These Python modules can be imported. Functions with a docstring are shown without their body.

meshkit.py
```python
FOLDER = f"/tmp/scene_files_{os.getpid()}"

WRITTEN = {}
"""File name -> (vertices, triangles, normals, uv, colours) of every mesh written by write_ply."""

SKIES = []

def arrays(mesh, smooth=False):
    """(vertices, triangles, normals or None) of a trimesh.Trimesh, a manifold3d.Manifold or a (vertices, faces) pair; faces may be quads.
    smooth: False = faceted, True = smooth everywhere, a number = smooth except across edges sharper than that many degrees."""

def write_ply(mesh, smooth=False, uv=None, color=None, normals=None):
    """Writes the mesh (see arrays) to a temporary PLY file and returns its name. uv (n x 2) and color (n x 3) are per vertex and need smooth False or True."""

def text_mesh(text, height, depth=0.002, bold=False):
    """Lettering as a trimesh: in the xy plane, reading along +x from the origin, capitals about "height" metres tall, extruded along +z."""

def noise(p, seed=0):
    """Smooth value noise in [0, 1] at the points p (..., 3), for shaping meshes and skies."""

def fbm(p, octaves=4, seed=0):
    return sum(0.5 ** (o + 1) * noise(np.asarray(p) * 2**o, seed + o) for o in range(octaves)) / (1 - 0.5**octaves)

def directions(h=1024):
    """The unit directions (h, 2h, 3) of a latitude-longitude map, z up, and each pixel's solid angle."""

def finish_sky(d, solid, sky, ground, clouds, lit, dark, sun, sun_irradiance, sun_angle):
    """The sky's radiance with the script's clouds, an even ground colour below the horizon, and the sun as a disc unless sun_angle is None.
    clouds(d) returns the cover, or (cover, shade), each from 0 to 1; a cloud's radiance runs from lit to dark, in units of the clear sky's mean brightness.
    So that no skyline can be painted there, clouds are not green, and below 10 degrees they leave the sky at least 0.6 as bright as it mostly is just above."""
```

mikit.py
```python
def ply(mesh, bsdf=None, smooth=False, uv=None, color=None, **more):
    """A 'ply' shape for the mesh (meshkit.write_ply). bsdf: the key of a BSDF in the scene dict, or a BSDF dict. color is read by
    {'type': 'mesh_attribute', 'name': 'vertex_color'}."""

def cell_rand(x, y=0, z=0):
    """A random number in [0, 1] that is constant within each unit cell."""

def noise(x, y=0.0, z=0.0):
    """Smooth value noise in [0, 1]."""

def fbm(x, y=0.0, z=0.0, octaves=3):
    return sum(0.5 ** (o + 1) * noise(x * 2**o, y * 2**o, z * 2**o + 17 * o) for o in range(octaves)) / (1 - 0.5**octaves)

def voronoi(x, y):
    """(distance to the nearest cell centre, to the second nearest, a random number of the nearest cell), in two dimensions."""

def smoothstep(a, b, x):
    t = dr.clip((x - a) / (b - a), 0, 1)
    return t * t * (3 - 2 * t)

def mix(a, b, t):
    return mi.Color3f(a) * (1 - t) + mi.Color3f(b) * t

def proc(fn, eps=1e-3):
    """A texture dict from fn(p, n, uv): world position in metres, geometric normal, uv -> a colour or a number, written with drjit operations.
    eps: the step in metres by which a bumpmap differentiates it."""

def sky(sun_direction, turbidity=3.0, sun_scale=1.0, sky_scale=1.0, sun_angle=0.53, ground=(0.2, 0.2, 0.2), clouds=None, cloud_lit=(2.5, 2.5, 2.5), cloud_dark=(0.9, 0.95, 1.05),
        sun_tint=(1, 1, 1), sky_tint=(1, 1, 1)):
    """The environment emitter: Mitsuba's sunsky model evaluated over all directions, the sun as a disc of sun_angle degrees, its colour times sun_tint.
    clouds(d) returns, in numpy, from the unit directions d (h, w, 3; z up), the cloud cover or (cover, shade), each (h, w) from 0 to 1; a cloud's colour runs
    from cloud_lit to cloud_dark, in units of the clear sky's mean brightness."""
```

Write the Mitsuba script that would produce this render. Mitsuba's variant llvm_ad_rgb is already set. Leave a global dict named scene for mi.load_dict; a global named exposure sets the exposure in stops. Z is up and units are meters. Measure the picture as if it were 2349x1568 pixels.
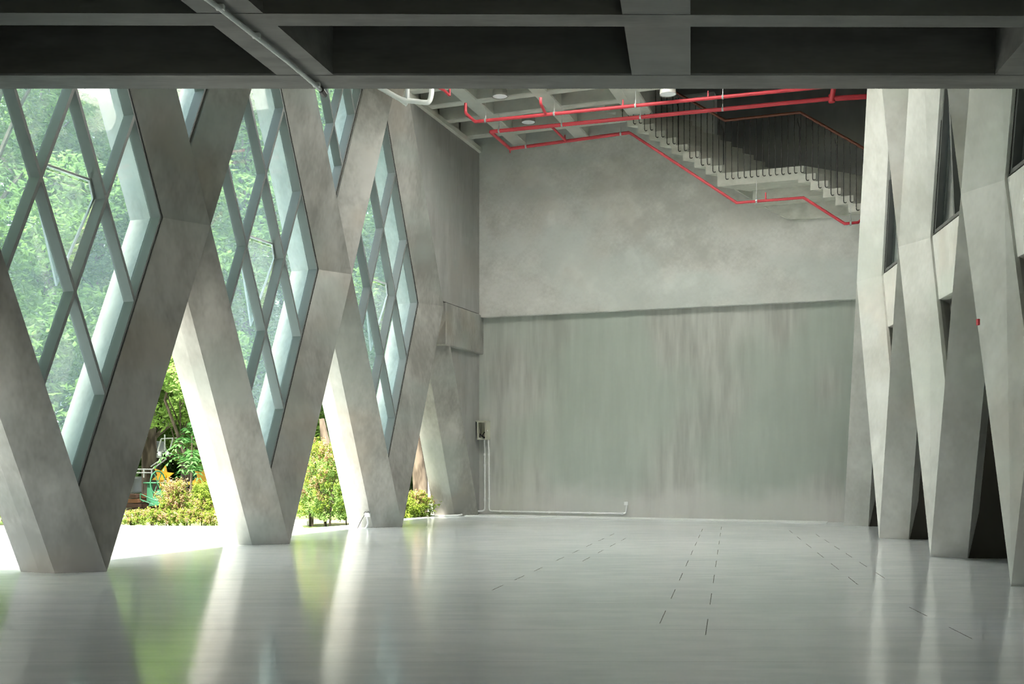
import math, random
import numpy as np
import trimesh
import mitsuba as mi
import drjit as dr
import manifold3d as m3
from shapely.geometry import Polygon, LineString, box as sbox
from shapely import affinity
import mikit, meshkit
from mikit import fbm, noise, smoothstep, mix, voronoi

# ------------------------------------------------------------------ camera, sky, exposure
F, CX, V0, CAMZ = 2348.0, 1174.5, 1045.0, 1.4
exposure = 5.62
SUN = (-0.22, -0.43, 0.875)


def cloud_cover(d):
    n = meshkit.fbm(d * np.array([2.2, 2.2, 4.0]) + 7.0, 5)
    cover = np.clip((n - 0.28) * 4.0, 0, 1) * 0.6 + 0.4
    return cover, np.clip((n - 0.5) * 1.6, 0, 1)


scene, labels = {}, {}
scene['camera'] = {
    'type': 'perspective', 'fov': math.degrees(2 * math.atan(1174.5 / F)), 'fov_axis': 'x',
    'principal_point_offset_x': 0.0, 'principal_point_offset_y': -(V0 - 784.0) / 1568.0,
    'near_clip': 0.05, 'far_clip': 500.0,
    'to_world': mi.ScalarTransform4f().look_at(origin=[0, 0, CAMZ], target=[0, 10, CAMZ], up=[0, 0, 1]),
}
scene['sky'] = mikit.sky(SUN, turbidity=5.0, sun_scale=0.72, sky_scale=0.6, sun_angle=7.0, ground=(0.16, 0.17, 0.13), clouds=cloud_cover,
                         cloud_lit=(1.7, 1.72, 1.75), cloud_dark=(1.1, 1.13, 1.16), sky_tint=(0.98, 0.99, 0.95), sun_tint=(0.90, 0.99, 1.08))

# ------------------------------------------------------------------ frames
SL, CL = 0.33496, 0.94223          # the window side: along (SL, CL), inward (CL, -SL)
ST, CT = 0.1335, 0.9910            # the right hand side: along (ST, CT), inward (-CT, ST)


def LF(v):
    v = np.asarray(v, float)
    s, n, z = v[..., 0], v[..., 1], v[..., 2]
    return np.stack([SL * s + CL * n, CL * s - SL * n, z], -1)


def RF(v):
    v = np.asarray(v, float)
    s, n, z = v[..., 0], v[..., 1], v[..., 2]
    n = n + .012 * z                  # this side leans in a little
    return np.stack([ST * s - CT * n, CT * s + ST * n, z], -1)


def WF(v):
    return np.asarray(v, float)


def fix(m):
    if m.volume < 0:
        m.invert()
    return m


def framed(mesh, fr):
    m = mesh.copy()
    m.vertices = fr(m.vertices)
    return fix(m)


def at(u, v, d):
    """The point at depth d that the reference pixel shows: used for measuring positions once."""
    return np.array([(u - CX) * d / F, d, CAMZ + (V0 - v) * d / F])


def tri(man):
    me = man.to_mesh()
    m = trimesh.Trimesh(np.array(me.vert_properties[:, :3]), np.array(me.tri_verts), process=False)
    return m


# ------------------------------------------------------------------ mesh helpers
def fbox(a, b):
    m = trimesh.creation.box(extents=np.abs(np.subtract(b, a)))
    m.apply_translation((np.array(a) + np.array(b)) / 2)
    return m


def cbox(a, b, c=0.006):
    """a box with small chamfers"""
    a, b = np.minimum(a, b), np.maximum(a, b)
    c = min(c, 0.3 * float((b - a).min()))
    pts = []
    for k in range(3):
        lo, hi = a + c, b - c
        lo[k], hi[k] = a[k], b[k]
        pts += [[x, y, z] for x in (lo[0], hi[0]) for y in (lo[1], hi[1]) for z in (lo[2], hi[2])]
    return fix(trimesh.convex.convex_hull(np.array(pts)))


def hull(pts):
    return fix(trimesh.convex.convex_hull(np.asarray(pts, float)))


def prism(poly, n0, n1, axes='sz'):
    """a polygon in (s, z) extruded along n, or in (n, z) extruded along s"""
    polys = [p for p in getattr(poly, 'geoms', [poly]) if p.area > 1e-6]
    out = []
    for p in polys:
        m = trimesh.creation.extrude_polygon(p, n1 - n0, engine='earcut')
        v = m.vertices.copy()
        if axes == 'sz':
            m.vertices = np.stack([v[:, 0], v[:, 2] + n0, v[:, 1]], 1)
        elif axes == 'nz':
            m.vertices = np.stack([v[:, 2] + n0, v[:, 0], v[:, 1]], 1)
        else:
            m.vertices = np.stack([v[:, 0], v[:, 1], v[:, 2] + n0], 1)
        out.append(fix(m))
    return trimesh.util.concatenate(out)


def tube(points, r, sides=10, cap=True):
    p = np.asarray(points, float)
    n = len(p)
    r = np.broadcast_to(r, (n,))
    seg = np.diff(p, axis=0)
    seg /= np.linalg.norm(seg, axis=1, keepdims=True)
    tg = np.vstack([seg[:1], (seg[:-1] + seg[1:]), seg[-1:]])
    ln = np.linalg.norm(tg, axis=1, keepdims=True)
    tg /= ln
    a = np.cross(seg[0], [0, 0, 1.0] if abs(seg[0][2]) < 0.9 else [1.0, 0, 0])
    a /= np.linalg.norm(a)
    rings, ang = [], np.arange(sides) * 2 * np.pi / sides
    prev = seg[0]
    for i in range(n):
        d = seg[max(i - 1, 0)]
        a = a - d * (a @ d)
        a /= np.linalg.norm(a)
        b = np.cross(d, a)
        ring = np.cos(ang)[:, None] * a + np.sin(ang)[:, None] * b
        ring = ring * r[i]
        t = tg[i]
        ring = ring - d[None] * ((ring @ t) / max(d @ t, 0.3))[:, None]
        rings.append(p[i] + ring)
    v = np.vstack(rings)
    f = []
    for i in range(n - 1):
        for j in range(sides):
            k = (j + 1) % sides
            q = [i * sides + j, i * sides + k, (i + 1) * sides + k, (i + 1) * sides + j]
            f += [[q[0], q[1], q[2]], [q[0], q[2], q[3]]]
    if cap:
        c0, c1 = len(v), len(v) + 1
        v = np.vstack([v, p[:1], p[-1:]])
        for j in range(sides):
            k = (j + 1) % sides
            f += [[c0, k, j], [c1, (n - 1) * sides + j, (n - 1) * sides + k]]
    m = trimesh.Trimesh(v, np.array(f), process=False)
    return fix(m)


def smooth_path(pts, rad=0.05, k=5):
    """rounds the corners of a polyline"""
    pts = [np.asarray(p, float) for p in pts]
    out = [pts[0]]
    for i in range(1, len(pts) - 1):
        a, b, c = pts[i - 1], pts[i], pts[i + 1]
        r = min(rad, 0.45 * np.linalg.norm(a - b), 0.45 * np.linalg.norm(c - b))
        p0, p2 = b + (a - b) / np.linalg.norm(a - b) * r, b + (c - b) / np.linalg.norm(c - b) * r
        for t in np.linspace(0, 1, k):
            out.append((1 - t) ** 2 * p0 + 2 * t * (1 - t) * b + t * t * p2)
    return out + [pts[-1]]


def lathe(profile, centre, sections=24):
    m = trimesh.creation.revolve(np.array(profile, float), sections=sections)
    m.apply_translation(centre)
    return m


cat_ = trimesh.util.concatenate


# ------------------------------------------------------------------ scene entries
def numbered(key):
    if key not in scene and key not in labels and not any(k.startswith(key + '__') for k in scene):
        return key
    i = 1
    while True:
        k = f'{key}_{i:03d}'
        if k not in scene and k not in labels and not any(q.startswith(k + '__') for q in scene):
            return k
        i += 1


def obj(name, mesh, mat, parent=None, smooth=False, label=None, kind=None, **more):
    key = numbered(f'{parent}__{name}' if parent else name)
    scene[key] = mikit.ply(mesh, mat, smooth=smooth, **more)
    if label or kind:
        labels[key] = {}
        if label:
            labels[key]['label'] = label
        if kind:
            labels[key]['kind'] = kind
    return key


def thing(name, label, cat, group=None, kind=None):
    key = numbered(name)
    labels[key] = {'label': label, 'category': cat}
    if group:
        labels[key]['group'] = group
    if kind:
        labels[key]['kind'] = kind
    return key


def struct(name):
    key = numbered(name)
    labels[key] = {'kind': 'structure'}
    return key


def setting(name, mesh, mat, **k):
    key = obj(name, mesh, mat, **k)
    labels[key] = {'kind': 'structure'}
    return key


# ------------------------------------------------------------------ materials
def concrete(lo, hi, warm, cool, stretch=(1, 1, 0.35), scale=1.0, seed=0.0, contrast=1.0):
    def fn(p, n, uv):
        x, y, z = p.x + seed, p.y + seed * 1.7, p.z
        big = fbm(x * 0.55 * scale, y * 0.55 * scale, z * 0.45 * scale, 3)
        mid = fbm(x * 3.1 * scale * stretch[0], y * 3.1 * scale * stretch[1], z * 3.1 * scale * stretch[2], 4)
        fine = fbm(x * 22 * stretch[0], y * 22 * stretch[1], z * 22 * stretch[2], 2)
        t = smoothstep(0.5 - 0.28 / contrast, 0.5 + 0.28 / contrast, 0.45 * big + 0.42 * mid + 0.13 * fine)
        c = mix(lo, hi, t)
        w = smoothstep(0.52, 0.72, fbm(x * 0.9 + 31, y * 0.9, z * 0.7, 3))
        g = smoothstep(0.50, 0.72, fbm(x * 0.7 + 7, y * 0.7 + 19, z * 0.8 + 3, 3))
        c = mix(c, mi.Color3f(warm), w * 0.45)
        c = mix(c, mi.Color3f(cool), g * 0.5)
        blot = smoothstep(0.56, 0.76, fbm(x * 2.3 + 53, y * 2.3, z * 1.9, 3))
        return c * (1 + 0.10 * blot)
    return mikit.proc(fn)


def plaster(tex, rough=0.5, spec=0.35):
    return {'type': 'twosided', 'b': {'type': 'principled', 'base_color': tex, 'roughness': rough, 'specular': spec}}


def plain(rgb, rough=0.5, spec=0.5, metallic=0.0):
    return {'type': 'twosided', 'b': {'type': 'principled', 'base_color': {'type': 'rgb', 'value': list(rgb)}, 'roughness': rough, 'specular': spec, 'metallic': metallic}}


def leaf(rgb, rgb2, trans=0.7, sc=0.9):
    def fn(p, n, uv):
        a = noise(p.x * sc, p.y * sc, p.z * sc)
        b = mikit.cell_rand(p.x * 7, p.y * 7, p.z * 7)
        return mix(rgb, rgb2, dr.clip(0.65 * a + 0.45 * b, 0, 1))
    return {'type': 'principledthin', 'base_color': mikit.proc(fn), 'roughness': 0.45, 'diff_trans': trans, 'spec_trans': 0.0}


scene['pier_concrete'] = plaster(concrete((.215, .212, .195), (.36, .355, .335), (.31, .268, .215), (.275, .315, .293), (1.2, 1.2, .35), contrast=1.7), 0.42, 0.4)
scene['darker_plaster'] = plaster(concrete((.22, .222, .21), (.34, .342, .33), (.29, .275, .25), (.27, .29, .275), (1.4, 1.4, .2), seed=3), .5, .3)  # darker than the pier concrete, for the corner panels and the stairwell
scene['right_concrete'] = plaster(concrete((.49, .49, .455), (.65, .65, .62), (.56, .515, .455), (.55, .585, .53), (1.0, 1.0, .5), seed=11, contrast=1.4), 0.5, 0.3)
scene['upper_wall_plaster'] = plaster(concrete((.42, .42, .39), (.60, .60, .575), (.52, .50, .46), (.50, .55, .53), (1, 1, .8), .7, 23, contrast=1.5), 0.55, 0.3)


def lower_wall(p, n, uv):
    q = p.x * CL - p.y * SL           # along the wall
    z = p.z
    st = fbm(q * 4.2, z * 0.55, 3.0, 4)
    st2 = fbm(q * 14.0, z * 1.6, 9.0, 3)
    big = fbm(q * 0.7, z * 0.6, 1.0, 3)
    t = smoothstep(0.25, 0.75, 0.4 * st + 0.25 * st2 + 0.35 * big)
    c = mix((.315, .32, .295), (.485, .495, .465), t)
    green = smoothstep(0.42, 0.66, fbm(q * 0.5 + 4, z * 0.35, 5.0, 3) + 0.05 * st)
    c = mix(c, mi.Color3f(.375, .43, .385), green * 0.75)
    foot = (1 - smoothstep(0.25, 0.95, z + 0.5 * (fbm(q * 1.5, z * 2, 2.0, 3) - 0.5))) 
    c = mix(c, mi.Color3f(.60, .59, .57), foot * 0.55)
    patch = smoothstep(0.0, 0.05, 0.33 - dr.abs(q + 0.31)) * smoothstep(0, 0.05, 0.25 - dr.abs(z - 0.68))
    return mix(c, mi.Color3f(.43, .46, .47), patch * 0.5)


scene['lower_wall_plaster'] = plaster(mikit.proc(lower_wall), 0.5, 0.35)
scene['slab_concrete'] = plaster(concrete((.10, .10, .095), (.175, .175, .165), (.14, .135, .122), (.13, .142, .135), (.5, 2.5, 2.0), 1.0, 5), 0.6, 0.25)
scene['waffle_concrete'] = plaster(concrete((.44, .44, .40), (.60, .60, .55), (.50, .49, .42), (.52, .54, .49), (1, 1, 1), 1.2, 41), 0.6, 0.25)
scene['stair_concrete'] = plaster(concrete((.42, .42, .37), (.58, .58, .53), (.50, .48, .40), (.46, .48, .42), (1, 1, 1), 2.2, 71), 0.6, 0.25)


def floor_colour(p, n, uv):
    a = fbm(p.x * 0.35, p.y * 0.5, 1.0, 3)
    b = fbm(p.x * 2.2, p.y * 9.0, 4.0, 4)
    c = mix((.68, .725, .745), (.79, .82, .835), smoothstep(.25, .75, .5 * a + .5 * b))
    joint = mi.Float(0)
    for y in (5.75, 6.95, 8.25, 9.7, 11.6):
        joint = dr.maximum(joint, 1 - smoothstep(0.006, 0.02, dr.abs(p.y - y - 0.02 * noise(p.x * 0.8, y))))
    return c * (1 - 0.10 * joint)


def floor_relief(p, n, uv):
    h = 0.00030 * noise(p.x * 1.1, p.y * 3.4, 1.0) + 0.00038 * noise(p.x * 3.6, p.y * 5.0, 6.0) + 0.00002 * fbm(p.x * 3.0, p.y * 15, 2.0, 2)
    for y in (5.75, 6.95, 8.25, 9.7, 11.6):
        h = h - 0.0007 * dr.exp(-dr.square((p.y - y) / 0.05))
    return h


scene['floor_coating'] = {'type': 'bumpmap', 'arbitrary': mikit.proc(floor_relief, 0.006), 'scale': 1.0,
                          'b': {'type': 'roughplastic', 'distribution': 'ggx', 'alpha': 0.018, 'int_ior': 1.5, 'diffuse_reflectance': mikit.proc(floor_colour), 'nonlinear': False}}
scene['white_curb'] = plain((.66, .68, .67), .3)
scene['dark_slot'] = plain((.20, .205, .20), .6)
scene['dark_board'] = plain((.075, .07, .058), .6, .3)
scene['aluminium'] = plain((.175, .185, .18), .38, .5, .1)
scene['gasket'] = plain((.06, .06, .055), .5)
scene['dark_metal'] = plain((.10, .105, .10), .4)
scene['glass'] = {'type': 'thindielectric', 'int_ior': 1.7, 'specular_transmittance': {'type': 'rgb', 'value': [.57, .70, .735]}}
scene['dust_layer'] = {'type': 'homogeneous', 'albedo': {'type': 'rgb', 'value': [.89, .97, .99]}, 'sigma_t': 27.0}
scene['clear_skin'] = {'type': 'null'}
scene['opal_glass'] = {'type': 'principledthin', 'base_color': {'type': 'rgb', 'value': [.92, .94, .95]}, 'diff_trans': 1.8, 'roughness': .6}  # sheet of the added roof light
scene['clear_glass'] = {'type': 'thindielectric', 'int_ior': 1.5}
scene['white_plastic'] = plain((.78, .79, .78), .35)
scene['grey_plastic'] = plain((.52, .55, .55), .35)
scene['red_paint'] = plain((.52, .045, .06), .35)
scene['rail_wood'] = plain((.13, .034, .014), .4)
scene['black_iron'] = plain((.012, .012, .012), .45)
scene['galvanised'] = plain((.45, .46, .46), .35, .5, .5)
scene['lamp_grey'] = plain((.30, .30, .28), .35)
scene['lamp_white'] = plain((.85, .88, .90), .4)
scene['box_paint'] = plain((.46, .46, .38), .4)
scene['soil'] = plain((.17, .12, .08), .9, .1)


def ground_colour(p, n, uv):
    return mix((.05, .085, .025), (.10, .10, .055), smoothstep(.35, .65, fbm(p.x * .6, p.y * .6, 0, 3)))


scene['grass_ground'] = plain((.1, .1, .1))
scene['grass_ground']['b']['base_color'] = mikit.proc(ground_colour)
scene['grass_ground']['b']['roughness'] = .95
scene['grass_ground']['b']['specular'] = .1


def bark(p, n, uv):
    return mix((.045, .036, .028), (.12, .10, .08), smoothstep(.3, .7, fbm(p.x * 9, p.y * 9, p.z * 2.2, 3)))


scene['bark'] = plaster(mikit.proc(bark), .9, .1)
scene['leaf_tree'] = leaf((.10, .19, .055), (.30, .45, .13), 1.0)
scene['leaf_dark'] = leaf((.07, .14, .05), (.20, .32, .11), 1.0)
scene['leaf_fern'] = leaf((.045, .13, .04), (.11, .26, .085))
scene['leaf_lime'] = leaf((.075, .15, .025), (.24, .31, .05), .7, 2.5)
scene['leaf_pink'] = leaf((.20, .19, .06), (.42, .24, .17), .6, 3.0)
scene['machine_green'] = plain((.02, .105, .055), .7, .3)
scene['machine_yellow'] = plain((.48, .26, .01), .45)
scene['old_wood'] = plain((.11, .062, .045), .8, .2)
scene['rust_wood'] = plain((.24, .11, .06), .8, .2)
scene['truck_grey'] = plain((.42, .44, .46), .35, .5, .3)
scene['rack_paint'] = plain((.42, .44, .44), .4)
scene['wire_grey'] = plain((.30, .33, .34), .5)

H = 4.62          # node level
ZB = 5.0          # underside of the mezzanine
CEIL = 8.62       # underside of the far waffle ceiling
NL, S0L, SPL = -8.77, 10.03, 4.10      # window side: ridge plane, first foot, spacing
NR, S0R, SPR = -3.85, 11.63, 3.20
WALL_LO, WALL_UP = 22.62, 22.45        # end wall below and above its ledge

# ------------------------------------------------------------------ floor and ground
floor_poly = Polygon([LF((WALL_LO + .2, -9.0, 0))[:2], LF((WALL_LO + .2, -9.9, 0))[:2], LF((18.9, -9.95, 0))[:2], LF((17.3, -10.4, 0))[:2], (-4.2, 20.45), (-13.0, 20.75),
                      (-13.5, -9.0), (9.5, -9.0), (13.0, 24.0)])
setting('floor', prism(floor_poly, -0.10, 0.0, 'xy'), 'floor_coating')
setting('ground', fbox((-90, -20, -0.30), (90, 130, -0.13)), 'grass_ground')

# saw-cut slots in the floor: two radial double rows in view and one in the middle
slots = [((1410, 1223), (1255, 1295), 5), ((1437, 1233), (1318, 1296), 4), ((1612, 1212), (1498, 1464), 8), ((1655, 1207), (1612, 1500), 8), ((1809, 1215), (1994, 1361), 6), ((1870, 1224), (2052, 1340), 6),
         ((2082, 1390), (2290, 1495), 2), ((1246, 1300), (1100, 1366), 3)]
for (p0, p1, k) in slots:
    a = at(*p0, CAMZ * F / (p0[1] - V0))
    b = at(*p1, CAMZ * F / (p1[1] - V0))
    d = (b - a)
    L_ = np.linalg.norm(d)
    d /= L_
    nrm = np.array([-d[1], d[0], 0])
    for i in range(k):
        c0, c1 = a + d * L_ * (i + 0.05) / k, a + d * L_ * (i + 0.52) / k
        q = np.array([c0 - nrm * .004, c0 + nrm * .004, c1 + nrm * .004, c1 - nrm * .004])
        q[:, 2] = 0
        obj('joint_slot', hull(np.vstack([q + [0, 0, -.01], q + [0, 0, .0015]])), 'dark_slot', 'floor')

# curb strip at the foot of the end wall
setting('baseboard_end', framed(cbox((WALL_LO - .62, -9.0, -.01), (WALL_LO, -0.95, .02)), LF), 'white_curb')

# ------------------------------------------------------------------ end wall
setting('wall_end_lower', framed(fbox((WALL_LO, -10.2, -.05), (WALL_LO + .25, 3.5, 4.70)), LF), 'lower_wall_plaster')
# stair geometry in (n, z): tread tops
RIS, GO, SN, SV = 0.168, 0.238, 21.3, np.array([1.27, 1.21])
NL0, NL1, ZL = -2.98, -1.37, 7.215
treads = []                          # (n0, n1, z)
for i in range(11):
    treads.append((NL0 - GO * (i + 1), NL0 - GO * i, ZL + RIS * (i + 1)))
treads = treads[::-1] + [(NL0, NL1, ZL)]
for i in range(9):
    treads.append((NL1 + GO * i, NL1 + GO * (i + 1), ZL - RIS * (i + 1)))
k_ = (SN - WALL_UP) / -SV[0]         # the part of the sweep that lies before the wall
dn = SV[1] * k_
top = [(-10.2, CEIL + .7), (NL0 - GO * 6 + dn, CEIL + .7), (NL0 - GO * 6 + dn, ZL + RIS * 5.4), (NL0 + dn, ZL - .15), (NL1 + dn - .1, ZL - .15), (NL1 + GO * 8 + dn, ZL - RIS * 8 - .2), (3.5, ZL - RIS * 8 - .2), (3.5, 4.66), (-10.2, 4.66)]
setting('wall_end_upper', framed(prism(Polygon(top), WALL_UP, WALL_UP + .42, 'nz'), LF), 'upper_wall_plaster')
# stairwell behind, its plaster darkened to stand in for shade
well = struct('wall_stairwell')
obj('wall_panel', framed(fbox((24.6, -8, 3.0), (24.8, 5.0, 12.2)), LF), 'darker_plaster', well)
obj('wall_panel', framed(fbox((19.78, -4.9, 9.2), (22.9, -4.7, 12.2)), LF), 'darker_plaster', well)
obj('wall_panel', framed(fbox((22.87, -4.9, 4.5), (24.6, -4.7, 12.2)), LF), 'darker_plaster', well)
obj('wall_panel', framed(fbox((19.78, 3.8, 4.5), (24.6, 4.0, 12.2)), LF), 'darker_plaster', well)
obj('wall_panel', framed(fbox((19.75, -5.0, 12.0), (24.8, 5.0, 12.2)), LF), 'darker_plaster', well)
obj('wall_panel', framed(fbox((19.78, -4.9, 9.3), (19.95, 4.0, 12.2)), LF), 'darker_plaster', well)


# ------------------------------------------------------------------ the folded concrete lattice
# triangle side of a leg, (distance from the ridge, depth); diamond side: the splay narrows the opening by DEL at the node and closes it ZBOT above the foot
SECL = [(0, 0), (.35, -.46), (.37, -.68), (.36, -.97), (0, -1.08)]
SECR = [(0, 0), (.14, -.45), (-.12, -.60), (-.12, -.62)]
GL_IN, GL_OUT, DEL, DEL_R, ZBOT, SHIFT = -.31, -.86, .45, .45, .90, -.17


def leg_mesh(sec, s0, half, sign, up, zend, nplane, fr, clip=None, delta=DEL):
    """one leaning leg: the section slides sideways with height; sign -1 leans to -s. up: the mirrored upper tier."""
    k = half / H
    kg = (half - delta) / (H - ZBOT)
    out = GL_OUT if sec is SECL else GL_IN - .05

    def section(z, zz):
        p = [(s0 + sign * (k * z + a), nplane + n, zz) for (a, n) in sec]
        return p + [(s0 + SHIFT + sign * kg * (z - ZBOT), nplane + n, zz) for n in (GL_IN, out)]
    if not up:
        pts = section(-.03, -.03) + section(H, H)
    else:
        pts = section(H, H) + section(2 * H - zend, zend)
    man = m3.Manifold.hull_points(np.array(pts))
    lo, hi = (s0 - half, s0) if sign < 0 else (s0 + SHIFT, s0 + half)
    man = man.trim_by_plane((-1, 0, 0), -hi)
    if sign > 0:                      # the glazed opening's foot lies a little off the pier's middle
        t = SHIFT / ZBOT
        nv = np.array([1, 0, t if up else -t])
        man = man.trim_by_plane(tuple(nv / np.linalg.norm(nv)), (s0 + (t * 2 * H if up else 0)) / np.linalg.norm(nv))
    else:
        man = man.trim_by_plane((1, 0, 0), lo)
    if clip is not None:
        man = man.trim_by_plane((-1, 0, 0), -clip)
    return framed(tri(man), fr)


def diag_window(poly, lat, n_in, n_gl, fr, mat, w=.042, sash=False, dusty=False):
    """frame, mullions and panes of one lattice window; poly and lattice lines in (s, z)"""
    key = numbered_window()
    labels[key] = {'kind': 'structure'}
    ring = poly.difference(poly.buffer(-w, join_style=2))
    obj('frame', framed(prism(ring, n_gl, n_in), fr), mat, key)
    edge = poly.boundary.buffer(.012).intersection(poly)
    obj('gasket', framed(prism(edge, n_in, n_in + .012), fr), 'gasket', key)
    inner = poly.buffer(-w, join_style=2)
    cut = None
    for (a, b) in lat:
        bar = LineString([a, b]).buffer(w / 2, cap_style=2).intersection(inner)
        if bar.area < 1e-3:
            continue
        obj('mullion', framed(prism(bar, n_gl, n_in), fr), mat, key)
        cut = bar if cut is None else cut.union(bar)
    cells = inner if cut is None else inner.difference(cut)
    for c in getattr(cells, 'geoms', [cells]):
        if c.area < .01:
            continue
        c2 = c.buffer(.008, join_style=2)
        cell = c.centroid
        if sash and abs(cell.x - sash[0]) < .35 and abs(cell.y - sash[1]) < .45:
            # top pane fixed, below it an awning sash pushed out at its foot
            x0, z0, x1, z1 = c2.bounds
            zm = z0 + (z1 - z0) * .60
            pane(c2.intersection(sbox(x0, zm, x1, z1)), n_gl + .02, fr, key)
            low = c2.intersection(sbox(x0, z0, x1, zm)).buffer(-.015, join_style=2)
            lowring = low.difference(low.buffer(-.026, join_style=2))
            tilt = math.radians(6)

            def swing(m):
                v = m.vertices.copy()
                dz, dn_ = v[:, 2] - zm, v[:, 1] - n_gl
                v[:, 2] = zm + dz * math.cos(tilt) + dn_ * math.sin(tilt)
                v[:, 1] = n_gl + dn_ * math.cos(tilt) + dz * math.sin(tilt)
                m.vertices = v
                return m
            sk = obj('sash', framed(swing(prism(lowring, n_gl + .01, n_gl + .04)), fr), 'grey_plastic', key)
            m = swing(sheet(low.buffer(-.018, join_style=2), n_gl + .02))
            obj('pane', framed_open(m, fr), 'glass', sk)
            continue
        pane(c2, n_gl + .03, fr, key)
    if dusty:       # the film of dirt on the outside of the glass
        k2 = obj('dirt_film', framed(prism(inner, n_gl + .002, n_gl + .012), fr), 'clear_skin', key)
        scene[k2]['interior'] = {'type': 'ref', 'id': 'dust_layer'}
    return key


def sheet(poly, n):
    v, f = trimesh.creation.triangulate_polygon(poly, engine='earcut')
    return trimesh.Trimesh(np.stack([v[:, 0], np.full(len(v), n), v[:, 1]], 1), f, process=False)


def framed_open(m, fr):
    m = m.copy()
    m.vertices = fr(m.vertices)
    return m


def pane(poly, n, fr, key):
    for p in getattr(poly, 'geoms', [poly]):
        if p.area > .003:
            obj('pane', framed_open(sheet(p, n), fr), 'glass', key)


WIN = [0]


def numbered_window():
    WIN[0] += 1
    return f'window_{WIN[0]}'


ORD = ['nearest', 'second nearest', 'third', 'fourth']
halfL, halfR = SPL / 2, SPR / 2
kL = halfL / H

# lower V piers of the window side; i = 0 is the nearest in view, -1 and -2 stand beside the camera
LEFT_LABEL = {
    -2: 'V-shaped concrete pier of the window side beside the camera, out of view', -1: 'V-shaped concrete pier of the window side just out of view at the left',
    0: 'V-shaped concrete pier in front of all others at the left edge', 1: 'V-shaped concrete pier with the clear garden view and machines just left of its foot',
    2: 'V-shaped concrete pier with a small white socket box and cable at its foot', 3: 'half V-shaped concrete pier leaning out of the far left corner beside the end wall'}
for i in range(0, 4):
    s0 = S0L + SPL * i
    key = thing('concrete_pier', LEFT_LABEL[i], 'pillar', 'V-shaped piers of the window side')
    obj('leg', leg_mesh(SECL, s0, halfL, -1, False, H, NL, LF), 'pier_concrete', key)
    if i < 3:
        obj('leg', leg_mesh(SECL, s0, halfL, 1, False, H, NL, LF), 'pier_concrete', key)
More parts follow.
